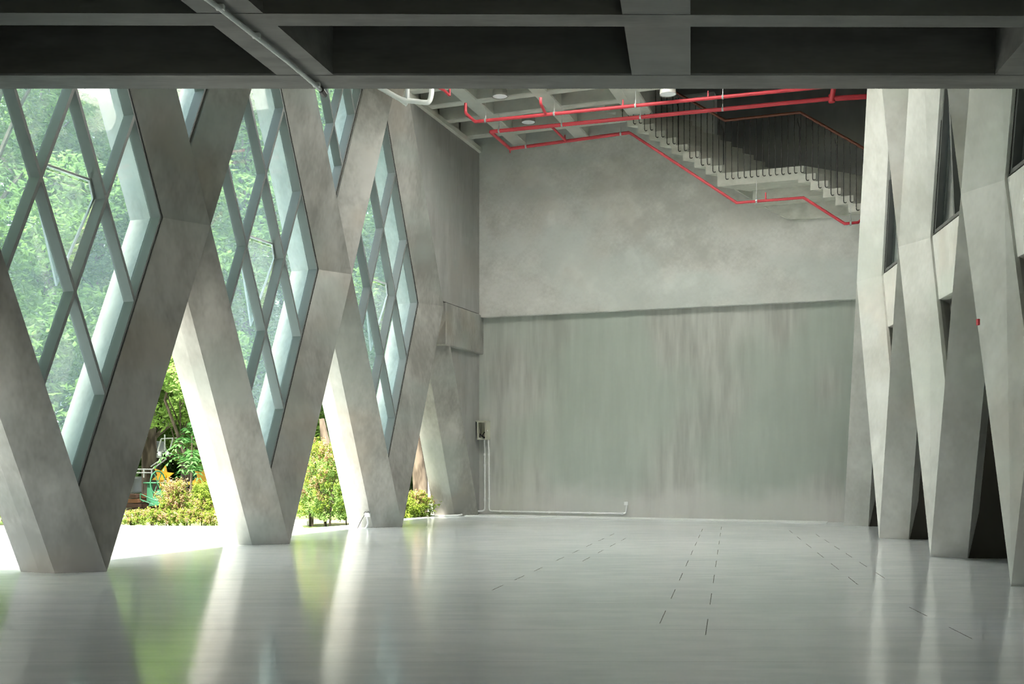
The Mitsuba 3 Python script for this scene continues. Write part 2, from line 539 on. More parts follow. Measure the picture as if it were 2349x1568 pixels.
UP_LABEL = {-2: 'upper leaning concrete braces beside the camera, out of view', -1: 'upper leaning concrete braces just left of the view',
            0: 'upper concrete braces in front, parting around the small glazed triangle at the top left', 1: 'upper concrete braces above the kink of the second pier from the left',
            2: 'upper olive grey concrete brace leaning out of the far left corner'}
for i in range(-1, 3):
    s1 = S0L + SPL * (i + .5)
    key = thing('concrete_brace', UP_LABEL[i], 'brace', 'upper braces of the window side')
    # the legs of the upper tier belong to the nodes: right leg of the diamond below-left, left leg of the one below-right
    if i >= 0:
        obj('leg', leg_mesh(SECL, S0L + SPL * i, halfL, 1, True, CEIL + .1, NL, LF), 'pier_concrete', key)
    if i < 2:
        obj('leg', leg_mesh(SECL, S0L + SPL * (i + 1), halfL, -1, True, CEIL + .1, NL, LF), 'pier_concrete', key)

# windows of the window side
for i in range(0, 3):
    s0 = S0L + SPL * i
    hg, kg = halfL - DEL, (halfL - DEL) / (H - ZBOT)
    zc = CEIL + .05
    zt_ = 2 * H - ZBOT
    sc = s0 + SHIFT
    P = Polygon([(sc, ZBOT), (sc + hg, H), (sc + kg * max(zt_ - zc, .01), min(zc, zt_)), (sc - kg * max(zt_ - zc, .01), min(zc, zt_)), (sc - hg, H)])
    lat = []
    step = (H - ZBOT) / 3
    for q in (1, 2):
        a = (sc + hg * q / 3, ZBOT + step * q)       # rises to -s
        lat.append((a, (a[0] - hg * 1.3, a[1] + step * 3.9)))
        a = (sc - hg * q / 3, ZBOT + step * q)       # rises to +s
        lat.append((a, (a[0] + hg * 1.3, a[1] + step * 3.9)))
    diag_window(P, lat, NL + GL_IN - .01, NL + GL_IN - .18, LF, 'aluminium', sash=(sc, ZBOT + 3 * step), dusty=True)
    # the small upper diamond over the node
    s1 = s0 + halfL
    if i < 2:
        b = .36
        zt = CEIL + .05
        hw = kL * (zt - H) - b
        P = Polygon([(s1, H + b / kL), (s1 + hw, zt), (s1 - hw, zt)])
        lat = []
        for zm in (2.10, 3.20):
            a = (s1 + kL * zm - b, H + zm)
            lat.append((a, (a[0] - kL * 4.5, a[1] + 4.5)))
        for zl in (1.53, 2.66):
            a = (s1 - kL * zl + b, H + zl)
            lat.append((a, (a[0] + kL * 4.5, a[1] + 4.5)))
        diag_window(P, lat, NL - .50, NL - .67, LF, 'aluminium', dusty=True)

# flat wall at the far left corner, above and below the node, with the tie beam between
sn = S0L + SPL * 2.5
wl = struct('wall_left')
up = Polygon([(sn, H + .12), (sn - kL * (CEIL + .02 - H), CEIL + .02), (WALL_UP + .3, CEIL + .02), (WALL_UP + .3, H + .12)])
obj('panel', framed(prism(up, NL - .42, NL - .03), LF), 'darker_plaster', wl)
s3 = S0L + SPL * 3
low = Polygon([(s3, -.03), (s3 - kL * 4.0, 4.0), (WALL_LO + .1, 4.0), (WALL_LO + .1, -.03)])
obj('panel', framed(prism(low, NL - .40, NL - .10), LF), 'darker_plaster', wl)
obj('tie_beam', framed(cbox((sn + .12, NL - 1.0, 3.80), (WALL_LO + .1, NL + .01, 4.72), .02), LF), 'pier_concrete', wl)
obj('cornice', framed(cbox((sn - kL * (CEIL - H) - .1, NL - .3, CEIL - .10), (WALL_UP, NL + .05, CEIL + .02), .01), LF), 'waffle_concrete', wl)
obj('fascia', framed(fbox((-14.0, -9.9, CEIL + .08), (23.0, NL - .16, CEIL + .56)), LF), 'waffle_concrete', wl)
# plain wall of the window side behind the camera
obj('panel', framed(fbox((-12, NL - .5, -.05), (S0L - SPL * .5 - .02, NL, ZB + .95)), LF), 'pier_concrete', wl)
for s in (-10, -5.5, -1.0, 3.5):        # posts of the unseen upper storey, left open to let in extra light
    obj('post', framed(fbox((s, NL - .4, ZB + .9), (s + .35, NL, CEIL + .6)), LF), 'pier_concrete', wl)

# ------------------------------------------------------------------ right hand side
RIGHT_LABEL = {-1: 'tall folded concrete pier of the right side just beyond the right edge of the photo',
               0: 'tall folded concrete pier cut by the right edge of the photo', 1: 'tall folded concrete pier second from the right edge, dark gap on both sides',
               2: 'tall folded concrete pier third from the right edge, between two narrow dark gaps', 3: 'tall folded concrete pier farthest back on the right, against the end wall'}
for i in range(-1, 4):
    s0 = S0R + SPR * i
    key = thing('folded_pier', RIGHT_LABEL[i], 'pillar', 'folded piers of the right side')
    obj('leg', leg_mesh(SECR, s0, halfR, -1, False, H, NR, RF, delta=DEL_R), 'right_concrete', key)
    if i < 3:
        obj('leg', leg_mesh(SECR, s0, halfR, 1, False, H, NR, RF, delta=DEL_R), 'right_concrete', key)
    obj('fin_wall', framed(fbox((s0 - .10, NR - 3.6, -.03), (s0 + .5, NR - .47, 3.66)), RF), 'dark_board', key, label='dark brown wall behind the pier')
UPR = {-1: 'upper folded concrete brace at the very right edge of the photo', 0: 'upper folded concrete brace with a brown side at the top right',
       1: 'upper folded concrete brace with a brown side, second from the right', 2: 'upper folded concrete brace beside the dark stairwell'}
for i in range(-1, 3):
    key = thing('folded_brace', UPR[i], 'brace', 'upper folded braces of the right side')
    obj('leg', leg_mesh(SECR, S0R + SPR * i, halfR, 1, True, CEIL + .1, NR, RF, delta=DEL_R), 'right_concrete', key)
    if i < 2:
        obj('leg', leg_mesh(SECR, S0R + SPR * (i + 1), halfR, -1, True, CEIL + .1, NR, RF, delta=DEL_R), 'right_concrete', key)
wr = struct('wall_right')
obj('fascia', framed(fbox((S0R - SPR * 2.5, NR - .66, CEIL + .1), (S0R + SPR * 2.4, NR - .2, CEIL + .6)), RF), 'waffle_concrete', wr)
obj('spandrel_beam', framed(fbox((S0R - SPR * 2.5, NR - .95, 3.66), (S0R + SPR * 2.44, NR - .34, 4.64)), RF), 'right_concrete', wr)
obj('gallery_floor', framed(fbox((S0R - SPR * 2.5, NR - 4.5, 4.2), (S0R + SPR * 3.4, NR - .95, 4.60)), RF), 'right_concrete', wr)
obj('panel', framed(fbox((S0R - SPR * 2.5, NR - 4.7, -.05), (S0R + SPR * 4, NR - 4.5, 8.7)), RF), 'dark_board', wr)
obj('panel', framed(fbox((-12, NR, -.05), (S0R - SPR * 1.5, NR + .3, CEIL)), RF), 'right_concrete', wr)
for i in range(-1, 3):
    s0 = S0R + SPR * i
    hg, kg = halfR - DEL_R, (halfR - DEL_R) / (H - ZBOT)
    zt_ = 2 * H - ZBOT
    sc = s0 + SHIFT
    P = Polygon([(sc - kg * (zt_ - 4.66), 4.66), (sc + kg * (zt_ - 4.66), 4.66), (sc + .03, zt_), (sc - .03, zt_)])
    diag_window(P, [((s0 - .05, 4.6), (s0 + .35, 8.7))], NR - .36, NR - .46, RF, 'dark_metal', w=.06)

# ------------------------------------------------------------------ far waffle ceiling
cl = struct('ceiling')
void = Polygon([(-4.45, 19.95), (4.2, 19.95), (4.2, 23.2), (-4.45, 23.2)])
sky_hole = sbox(-6.6, 15.0, -2.1, 18.42)      # unseen opal roof light, added to brighten the end wall and floor
slab = Polygon([(-9.9, -14.0), (14, -14.0), (11, 23.0), (-9.9, 23.0)]).difference(void).difference(sky_hole)
m = trimesh.creation.extrude_polygon(slab, .2, engine='earcut')
m.vertices = np.stack([m.vertices[:, 1], m.vertices[:, 0], m.vertices[:, 2] + CEIL + .55], 1)
obj('slab', framed(fix(m), LF), 'waffle_concrete', cl)
for i in range(9):
    n0 = -7.97 + 1.5 * i
    s_end = WALL_UP if n0 < -4.9 else 19.95
    for (a, b) in ((11.0, 15.0), (18.42, s_end)) if n0 < -.8 else ((11.0, s_end),):
        obj('rib', framed(cbox((a, n0, CEIL), (b, n0 + .34, CEIL + .57), .02), LF), 'waffle_concrete', cl)
obj('added_roof_light', framed(fbox((14.9, -6.8, CEIL + .76), (18.5, -1.9, CEIL + .77)), LF), 'opal_glass', cl)
for s in (11.6, 13.2, 14.8, 18.42, 19.35, 20.3, 21.5):
    n1 = 5.5 if s < 19.5 else -4.45
    obj('cross_rib', framed(cbox((s, -8.9, CEIL), (s + .22, n1, CEIL + .56), .02), LF), 'waffle_concrete', cl)
obj('edge_beam', framed(cbox((19.72, -4.75, CEIL - .01), (19.98, 4.5, CEIL + .56), .02), LF), 'waffle_concrete', cl)
obj('edge_beam', framed(cbox((19.72, -4.75, CEIL - .01), (WALL_UP, -4.43, CEIL + .56), .02), LF), 'waffle_concrete', cl)

# ------------------------------------------------------------------ mezzanine slab in front
mz = struct('mezzanine_slab')
ZB = 5.0


def bar_xy(pts, z0, z1, name, mat='slab_concrete'):
    obj(name, prism(Polygon(pts), z0, z1, 'xy'), mat, mz)


XL, XR = -10.5, 6.6
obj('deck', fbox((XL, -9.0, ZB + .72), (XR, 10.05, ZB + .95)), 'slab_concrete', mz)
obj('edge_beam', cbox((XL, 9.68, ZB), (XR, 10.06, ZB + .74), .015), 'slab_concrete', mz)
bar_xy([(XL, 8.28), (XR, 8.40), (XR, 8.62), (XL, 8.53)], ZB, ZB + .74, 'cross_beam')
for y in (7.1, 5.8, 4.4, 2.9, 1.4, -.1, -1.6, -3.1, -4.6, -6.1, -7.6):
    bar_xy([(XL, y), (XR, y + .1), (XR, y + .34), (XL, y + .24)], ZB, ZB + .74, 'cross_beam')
for (x0, x1) in ((-2.224, -1.688), (1.136, 1.692), (4.57, 5.1), (-5.6, -5.05), (-8.9, -8.4)):
    # towards the camera the ribs run with the floor rows
    kx = {-2.224: .25, 1.136: .175, 4.57: .15}.get(x0, .25)
    y0 = -9.0
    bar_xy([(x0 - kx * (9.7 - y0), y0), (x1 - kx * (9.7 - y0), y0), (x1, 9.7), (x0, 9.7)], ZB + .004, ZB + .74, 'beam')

# unseen rear, opened between added posts to light the right piers
rear = struct('wall_rear')
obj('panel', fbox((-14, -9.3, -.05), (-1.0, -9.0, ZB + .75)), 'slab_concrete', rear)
for x in (-1.2, 3.4, 7.7):
    obj('post', fbox((x, -9.3, -.05), (x + .5, -8.9, ZB + .75)), 'pier_concrete', rear)

# ------------------------------------------------------------------ stair, railing
poly_top, poly_bot = [], []
for (a, b, z) in treads:
    poly_top += [(a, z), (b, z)]
for (a, b, z) in treads:
    land = (b - a) > 1
    d = RIS + .10 if land else RIS
    poly_bot += [(a - .10, z - d), (b - .10, z - d)]
poly = Polygon(poly_top + poly_bot[::-1]).buffer(0)
m = trimesh.creation.extrude_polygon(poly, 1.0, engine='earcut')
v = m.vertices
m.vertices = np.stack([SN + v[:, 2] * SV[0], v[:, 0] + v[:, 2] * SV[1], v[:, 1]], 1)
st = thing('staircase', 'concrete staircase with stepped underside and a landing high on the end wall', 'staircase')
obj('flight', framed(fix(m), LF), 'stair_concrete', st)
# landing beam under, set back
obj('landing_beam', framed(cbox((SN + .55, NL0 + .55, ZL - .50), (WALL_UP + .1, NL1 + .75, ZL - .25), .01), LF), 'stair_concrete', st)
# bulging plaster of the soffit on the wall
outl = [at(1640 + x / 6.525, 360 + y / 6.525, 1.0) for (x, y) in ((300, 490), (640, 690), (870, 830), (1090, 930), (1150, 938), (1400, 935), (1700, 910), (1980, 875), (2140, 850), (2190, 700), (1500, 520), (900, 520))]
pts = []
for q in outl:
    dvec = q - np.array([0, 0, CAMZ])
    dd = (WALL_UP - .02) / (SL * dvec[0] + CL * dvec[1])
    w = np.array([0, 0, CAMZ]) + dvec * dd
    pts.append((CL * w[0] - SL * w[1], w[2]))
obj('soffit_patch', framed(prism(Polygon(pts).buffer(.03).buffer(-.03), WALL_UP - .10, WALL_UP + .05, 'nz'), LF), 'stair_concrete', st, label='olive grey rounded patch of concrete under the landing')

rl = thing('stair_railing', 'black iron railing with brown handrail along the concrete staircase', 'railing')
sR = SN - .02


def onplane(u, v, s):
    q = at(u, v, 1.0) - np.array([0, 0, CAMZ])
    return np.array([0, 0, CAMZ]) + q * (s / (SL * q[0] + CL * q[1]))


zr = 1.07
rail_nz = [(NL0 - GO * 9.0, ZL + RIS * 9.0 + zr), (NL0 + .06, ZL + zr), (NL1 - .06, ZL + zr), (NL1 + GO * 7, ZL - RIS * 7.2 + zr)]
rail = np.array([LF((sR, n, z)) for (n, z) in rail_nz])
obj('handrail', tube(rail, .028, 10), 'rail_wood', rl, smooth=40)


def rail_z(n):
    return float(np.interp(n, [p[0] for p in rail_nz], [p[1] for p in rail_nz]))


def tread_z(n):
    for (a, b, z) in treads:
        if a <= n < b:
            return z
    return treads[-1][2]


spots = [NL0 - GO * i - GO * q for i in range(9) for q in (.28, .80)] + list(np.linspace(NL0 + .07, NL1 - .05, 13)) + [NL1 + GO * i + GO * q for i in range(6) for q in (.22, .74)]
for n in sorted(spots):
    z = tread_z(n)
    path = [(sR, n, rail_z(n)), (sR, n, z - .10), (sR, n + .006, z - .125), (sR, n + .022, z - .142), (sR, n + .042, z - .142), (sR, n + .056, z - .128)]
    obj('baluster', tube(LF(path), .0075, 6), 'black_iron', rl)
for n in (NL0 - GO * 7.4, NL0 - GO * 4.0, NL0 - .02, NL1 - .12, NL1 + GO * 2.5):
    z, zt = tread_z(n), rail_z(n)
    path = [(sR, n, zt - .12), (sR, n + .02, zt - .22), (sR, n + .045, zt - .30), (sR, n + .05, z)]
    obj('newel', tube(LF(path), .012, 6), 'black_iron', rl)

# ------------------------------------------------------------------ red sprinkler pipes
def hanger(parent, p, up_):
    obj('hanger_rod', tube([p + [0, 0, .03], p + [0, 0, up_]], .004, 6), 'galvanised', parent)
    obj('clamp', cat_([tube([p + [0, 0, .038], p + [0, 0, .10]], .011, 8), tube([p + [-.016, .006, 0], p + [.016, -.006, 0]], .046, 12)]), 'galvanised', parent)


def head(parent, p, d):
    obj('sprinkler_head', tube([p, p + np.array([0, 0, d])], [.020, .012], 8), 'red_paint', parent)


ZP = 8.12


def pz(u, v, z):
    return at(u, v, (z - CAMZ) * F / (V0 - v))


# main line
p_a, p_b = pz(1125, 302, ZP), pz(1908, 226, ZP)
p_c = pz(2010, 220, ZP)
main = thing('sprinkler_pipe', 'thick red sprinkler pipe running across under the ceiling into the right piers', 'pipe', 'red sprinkler pipes')
obj('pipe_run', tube([p_a, p_b], .040, 12), 'red_paint', main, smooth=40)
obj('pipe_run', tube([p_b, p_c], .050, 12), 'red_paint', main, smooth=40)
obj('riser', tube([p_b + [0, 0, -.02], p_b + (p_b - np.array([0, 0, CAMZ])) * 0 + [-.02, -.35, .42]], .05, 12), 'red_paint', main, smooth=40)
obj('coupling', lathe([(0, -.07), (.062, -.07), (.062, .07), (0, .07)], p_b, 14), 'red_paint', main, smooth=40)
for u in (1147, 1302, 1488, 1674):
    t_ = (u - 1125) / (1908 - 1125)
    hanger(main, p_a + (p_b - p_a) * t_, .34)
# lower line turning down along the stair
q0, q1, q2 = p_a, pz(1170, 341, ZP), pz(1444, 303, ZP)
sl = 20.85
q2 = onplane(1444, 304, sl)
q1 = onplane(1170, 341, sl)
q3, q4, q5, q6 = (onplane(*uv, sl) for uv in ((1690, 465), (1843, 453), (1938, 513), (1968, 510)))
q7 = onplane(1974, 506, sl + .15)
low_ = thing('sprinkler_pipe', 'thin red sprinkler pipe that folds down along the underside of the staircase', 'pipe', 'red sprinkler pipes')
obj('pipe_run', tube([q0, q1, q2], .036, 12), 'red_paint', low_, smooth=40)
obj('pipe_run', tube([q2, q3, q4, q5, q6, q7], .028, 12), 'red_paint', low_, smooth=40)
for (a, b, t_, h_) in ((q1, q2, .14, .28), (q1, q2, .93, .45), (q3, q4, .30, .42), (q5, q6, .45, .35)):
    hanger(low_, a + (b - a) * t_, h_)
head(low_, q3 + (q4 - q3) * .44, .16)
head(low_, q1, -.09)
# upper line with its drop
r0, r1 = onplane(1090, 279, 19.05), onplane(1800, 208, 19.3)
upn = thing('sprinkler_pipe', 'red sprinkler pipe nearest the front slab with a bent end at the left', 'pipe', 'red sprinkler pipes')
obj('pipe_run', tube([r0, r1, r1 + (r1 - r0) * .25], .034, 12), 'red_paint', upn, smooth=40)
e0 = onplane(1068, 262, 18.75)
obj('bend', tube(smooth_path([e0 + [0, 0, .22], e0 + [0, 0, .02], r0], .05), .030, 10), 'red_paint', upn, smooth=40)
b0 = onplane(1240, 230, 18.6)
b1 = r0 + (r1 - r0) * ((1264 - 1090) / 710)
obj('branch', tube(smooth_path([b0 + [0, 0, .05], b0 + [0, 0, -.06], b1], .05), .028, 10), 'red_paint', upn, smooth=40)
for u in (1116, 1284, 1474, 1668):
    hanger(upn, r0 + (r1 - r0) * ((u - 1090) / 710), .36)
for u in (1445, 1636):
    head(upn, r0 + (r1 - r0) * ((u - 1090) / 710), .14)
c1_ = p_a + (p_b - p_a) * ((1275 - 1125) / 783)
c2_ = q1 + (q2 - q1) * ((1302 - 1170) / 274)
br = obj('branch', tube([c1_, c2_], .026, 10), 'red_paint', main, smooth=40)
head(main, c2_ + (c1_ - c2_) * .1, .10)
# short drop beside the white pipes
g0 = onplane(1020, 208, 18.3)
sp = thing('sprinkler_drop', 'short red pipe drop just under the front slab beside the white drain pipes', 'pipe')
obj('pipe_run', tube([g0 + [-.15, 0, .08], g0, g0 + [.09, 0, -.09]], .026, 10), 'red_paint', sp)
obj('pipe_run', tube([g0 + [.10, 0, -.10], g0 + [.10, 0, .2]], .02, 10), 'red_paint', sp)

# ------------------------------------------------------------------ dome lamps
LAMPS = [((1147, 222), 19.0, 'first dome lamp from the left, half hidden by the front slab'), ((1212, 281), 20.95, 'lowest dome lamp, between the red pipes'), ((1532, 217), 18.9, 'rightmost dome lamp near the staircase railing')]
for (uv, s, lab) in LAMPS:
    c = onplane(*uv, s)
    k = thing('dome_lamp', lab, 'lamp', 'dome lamps on the waffle ceiling')
    R_, h_ = .155, .21
    obj('shade', lathe([(.0, h_), (R_ * .45, h_ * .98), (R_ * .75, h_ * .82), (R_ * .92, h_ * .5), (R_, 0), (R_ * .95, 0), (R_ * .87, h_ * .48), (R_ * .70, h_ * .78), (0, h_ * .92)], c, 28), 'lamp_grey', k, smooth=40)
    obj('diffuser', lathe([(0, .012), (R_ * .95, .012), (R_ * .95, .02), (0, .02)], c, 28), 'lamp_white', k)
    obj('stem', tube([c + [0, 0, h_], c + [0, 0, max(CEIL + .5 - c[2], h_ + .1)]], .02, 8), 'lamp_grey', k)

# ------------------------------------------------------------------ white drain pipes at the slab
dp = thing('drain_pipe', 'white plastic drain pipes with elbows hanging under the ceiling at upper left', 'pipe')
sd = 17.6
pts = [onplane(870, 200, sd), onplane(921, 229, sd), onplane(984, 236, sd), onplane(990, 218, sd), onplane(990, 190, sd)]
obj('pipe_run', tube(smooth_path(pts, .12), .048, 14), 'white_plastic', dp, smooth=40)
obj('pipe_run', tube([onplane(918, 228, sd), onplane(934, 240, sd + .1)], .042, 14), 'white_plastic', dp, smooth=40)
obj('pipe_run', tube([onplane(935, 229, sd), onplane(935, 190, sd)], .042, 14), 'grey_plastic', dp, smooth=40)

# ------------------------------------------------------------------ grey conduit under the mezzanine
cd = thing('ceiling_conduit', 'grey conduit running slantwise under the beams of the front slab', 'pipe')
def pb(u, v):
    return at(u, v, (ZB - .03 - CAMZ) * F / (V0 - v))
pp = [pb(463, -10), pb(505, 20), pb(588, 85), pb(660, 141), pb(727, 198)]
obj('pipe_run', tube(pp + [pb(742, 213)], .022, 10), 'grey_plastic', cd, smooth=40)
for p in (pb(505, 20), pb(588, 85), pb(726, 197)):
    obj('clip', cbox(p - [.035, .02, .01], p + [.035, .02, .034], .004), 'grey_plastic', cd)
obj('end_cap', tube([pb(736, 205), pb(744, 217)], .03, 10), 'gasket', cd)

# ------------------------------------------------------------------ electrical box and conduits on the end wall
bx = thing('electric_box', 'open olive metal electrical box on the end wall near the left corner', 'electrical box')
def wallp(u, v, s=WALL_LO):
    w = onplane(u, v, s)
    return np.array([CL * w[0] - SL * w[1], w[2]])
(n0, z1), (n1, z0) = wallp(1097, 966.5, WALL_LO - .2), wallp(1117.5, 1008, WALL_LO - .2)
D = .26
sb = WALL_LO - D
T_ = .014
obj('cabinet', framed(cat_([fbox((sb, n0, z0), (WALL_LO, n0 + T_, z1)), fbox((sb, n1 - T_, z0), (WALL_LO, n1, z1)), fbox((sb, n0, z0), (WALL_LO, n1, z0 + T_)), fbox((sb, n0, z1 - T_), (WALL_LO, n1, z1)), fbox((WALL_LO - .02, n0, z0), (WALL_LO, n1, z1)),
                           fbox((sb - .012, n0 - .0, z0), (sb, n0 + .03, z1)), fbox((sb - .012, n1 - .03, z0), (sb, n1, z1)), fbox((sb - .012, n0, z0), (sb, n1, z0 + .025)), fbox((sb - .012, n0, z1 - .025), (sb, n1, z1))]), LF), 'box_paint', bx)
obj('lid', framed(cbox((sb - .02, n0 - .04, z1), (WALL_LO, n1 + .005, z1 + .02), .004), LF), 'box_paint', bx)
obj('latch', framed(cbox((sb + .02, n1, (z0 + z1) / 2 - .012), (sb + .06, n1 + .018, (z0 + z1) / 2 + .012), .003), LF), 'white_plastic', bx)
nk = obj('notice', framed(fbox((WALL_LO - .026, n0 + .10, z1 - .17), (WALL_LO - .02, n0 + .16, z1 - .04)), LF), 'white_plastic', bx, label='white notice with a dark mark inside the box')
obj('notice_mark', framed(fbox((WALL_LO - .029, n0 + .12, z1 - .13), (WALL_LO - .026, n0 + .137, z1 - .07)), LF), 'gasket', nk)
zz = z0 + .03
obj('cable', tube(LF(smooth_path([(sb + .10, n0 + .03, zz + .02), (sb + .08, n0 + .03, zz + .10), (sb + .10, n0 + .10, zz + .05), (sb + .10, n0 + .11, zz + .12), (sb + .12, n1 - .05, zz + .17), (sb + .14, n1 - .02, zz + .15)], .05)), .011, 8), 'black_iron', bx)
obj('cable', tube(LF(smooth_path([(sb + .12, n0 + .02, zz + .10), (sb + .06, n0 + .06, zz + .09), (sb + .10, n0 + .13, zz + .02), (sb + .14, n0 + .16, zz + .02)], .04)), .018, 8), 'black_iron', bx)
obj('terminal_block', framed(cbox((sb + .02, n0 + .02, zz - .01), (sb + .10, n0 + .10, zz + .02), .004), LF), 'white_plastic', bx)

sc_ = WALL_LO - .025
cn = thing('wall_conduit', 'white conduit from the electrical box along the foot of the end wall to a socket', 'conduit')
def wp(u, v, s=sc_):
    return onplane(u, v, s)
obj('pipe_run', tube(smooth_path([wp(1120, 1008), wp(1120.2, 1020), wp(1121.5, 1030), wp(1122, 1171.5), wp(1436, 1177.5), wp(1438, 1157)], .07), .02, 10), 'white_plastic', cn, smooth=40)
for (u, v) in ((1121.5, 1042), (1122, 1143), (1148, 1172), (1260, 1174), (1353, 1176), (1427, 1177.3)):
    c = wp(u, v, sc_)
    obj('clip', cbox(c - [.026, .03, .026], c + [.026, .012, .026], .004), 'white_plastic', cn)
cs_ = wallp(1437, 1154)
obj('socket_box', framed(cbox((WALL_LO - .06, cs_[0] - .045, cs_[1] - .04), (WALL_LO, cs_[0] + .045, cs_[1] + .04), .006), LF), 'white_plastic', cn)
cn2 = thing('wall_conduit', 'white conduit from the electrical box down into the left corner', 'conduit')
obj('pipe_run', tube(smooth_path([wp(1111, 1008), wp(1111.2, 1020), wp(1112, 1030), wp(1112, 1171), wp(1070, 1174, sc_ - .1), onplane(1056, 1181, WALL_LO - .66), onplane(1005, 1183, WALL_LO - .9), onplane(985, 1182, WALL_LO - .8)], .07), .02, 10), 'white_plastic', cn2, smooth=40)
for (u, v) in ((1112, 1042), (1112, 1067), (1112, 1146)):
    c = wp(u, v, sc_)
    obj('clip', cbox(c - [.026, .03, .03], c + [.026, .012, .03], .004), 'white_plastic', cn2)

# socket on the third pier
sk = thing('pier_socket', 'white socket box with bent conduit and loose cable on the foot of a pier', 'socket')
s2 = S0L + 2 * SPL
nf = NL - .60
def onn(u, v, s, out=0.0):
    return onplane(u, v, s - out)
ss = s2 - .40
so, ss = ss, s2 - .50
cc = onn(843, 1180, ss, .03)
obj('box', cbox(cc - [.055, .03, .04], cc + [.055, .03, .04], .008), 'white_plastic', sk)
obj('conduit', tube(smooth_path([onn(842, 1186, ss, .03), onn(845, 1199, so, .06), onn(839, 1212, so, .05), onn(800, 1210.5, so, .0)], .08), .017, 10), 'white_plastic', sk, smooth=40)
obj('cable', tube(smooth_path([onn(836, 1181, ss, .05), onn(828, 1194, ss, .07), onn(819, 1213.5, so, .16)], .2), .006, 8), 'black_iron', sk)
obj('loose_wires', tube(smooth_path([onn(835, 1177, ss, .03), onn(837, 1173, ss, .04), onn(842, 1175, ss, .04), onn(845, 1172.5, ss, .04), onn(848, 1177, ss, .04)], .03), .008, 6), 'gasket', sk)

# small red tag on a right pier
tg_ = at(2245, 738, 11.55)
obj_key = obj('red_tag', cbox(tg_ - [.012, .01, .035], tg_ + [.012, .04, .035], .003), 'red_paint')
labels[obj_key] = {'label': 'tiny red tag stuck on a folded pier of the right side', 'category': 'tag'}

# ------------------------------------------------------------------ garden
rng = np.random.default_rng(5)


def leaves(centres, size, aspect=.55, up=.4, droop=0.0):
    """one folded quad (two triangles each) per leaf, as arrays"""
    n = len(centres)
    d = rng.normal(size=(n, 3))
    d[:, 2] = d[:, 2] * .5 - droop
    d /= np.linalg.norm(d, axis=1, keepdims=True)
    w = np.cross(d, rng.normal(size=(n, 3)) * .6 + [0, 0, 1.0])
    w /= np.linalg.norm(w, axis=1, keepdims=True) + 1e-9
    L_ = (size * rng.uniform(.6, 1.3, n))[:, None]
    W_ = L_ * aspect / 2
    tip = np.cross(d, w) * L_ * .12
    v = np.stack([centres - d * L_ / 2, centres + w * W_ + tip, centres + d * L_ / 2, centres - w * W_ + tip], 1).reshape(-1, 3)
    i = np.arange(n)[:, None] * 4
    f = np.hstack([i, i + 1, i + 2, i, i + 2, i + 3]).reshape(-1, 3)
    return trimesh.Trimesh(v, f, process=False)


def blob_points(c, r, n):
    d = rng.normal(size=(n, 3))
    d /= np.linalg.norm(d, axis=1, keepdims=True)
    return c + d * np.asarray(r) * (rng.uniform(.25, 1, n) ** .4)[:, None]


def tree(label, x, y, h, cr, nleaf, size, mat, low=.15, trunk=.22, tone=0, aspect=.55, lean=(0, 0)):
    key = thing('tree', label, 'tree', 'trees beyond the windows')
    base = np.array([x, y, -.15])
    topp = base + [lean[0], lean[1], h * .8]
    path = [base, base + (topp - base) * .3 + rng.normal(size=3) * [.15, .15, 0], base + (topp - base) * .65 + rng.normal(size=3) * [.25, .25, 0], topp]
    obj('trunk', tube(path, [trunk, trunk * .8, trunk * .55, trunk * .2], 9), 'bark', key, smooth=40)
    blobs = []
    nb = 34
    for i in range(nb):
        t = low + (1 - low) * (i + rng.uniform()) / nb
        ring = cr * (math.sin(math.pi * min(max((t - low) / (1 - low) * .85 + .12, 0), 1)) ** .6)
        a = rng.uniform(0, 2 * math.pi)
        q = ring * math.sqrt(rng.uniform(.05, 1))
        blobs.append(np.array([x + lean[0] * t + q * math.cos(a), y + lean[1] * t + q * math.sin(a), h * t]))
    for b in blobs[::3]:
        p0 = base + (topp - base) * max(min(b[2] / h - .12, .95), .1)
        obj('branch', tube([p0, (p0 + b) / 2 + [0, 0, .25], b], [trunk * .3, trunk * .2, trunk * .06], 5), 'bark', key)
    pts = np.vstack([blob_points(b, (cr * .36, cr * .36, cr * .24), nleaf // nb) for b in blobs])
    k = obj('foliage', leaves(pts, size, aspect, droop=.35), mat, key, kind='stuff')
    return key


def along(u, dist):
    """world x, y on the view line of reference column u at depth dist"""
    return (u - CX) * dist / F, dist


TREES = [
    (-40, 26, 13, 3.6, 'leaf_tree', 'broad leafy tree at the left edge behind the first window'),
    (110, 31, 17, 4.2, 'leaf_dark', 'tall dark tree with white sky gaps behind the top left panes'),
    (230, 34, 17, 4.4, 'leaf_tree', 'tall green tree behind the middle of the first window'),
    (345, 30, 13.5, 3.6, 'leaf_tree', 'bright green tree behind the right half of the first window'),
    (430, 38, 17, 4.6, 'leaf_tree', 'tall tree above the machines between the first two piers'),
    (560, 33, 16, 3.8, 'leaf_tree', 'light green tree behind the second window, left half'),
    (650, 38, 18, 4.6, 'leaf_dark', 'darker tree behind the middle of the second window'),
    (745, 44, 20, 5.0, 'leaf_tree', 'tall tree seen above the big shrub by the third pier'),
    (830, 40, 19, 4.4, 'leaf_tree', 'light green tree behind the third window'),
    (905, 48, 21, 5.0, 'leaf_dark', 'dark tree behind the far edge of the third window'),
    (965, 34, 16, 3.4, 'leaf_dark', 'tree with thick brown trunk beside the far left corner'),
    (300, 48, 21, 6.0, 'leaf_dark', 'farthest tree row, left'), (60, 44, 20, 6.0, 'leaf_dark', 'farthest tree at the left edge'), (520, 52, 22, 6.0, 'leaf_dark', 'farthest tree between the first and second window'),
]
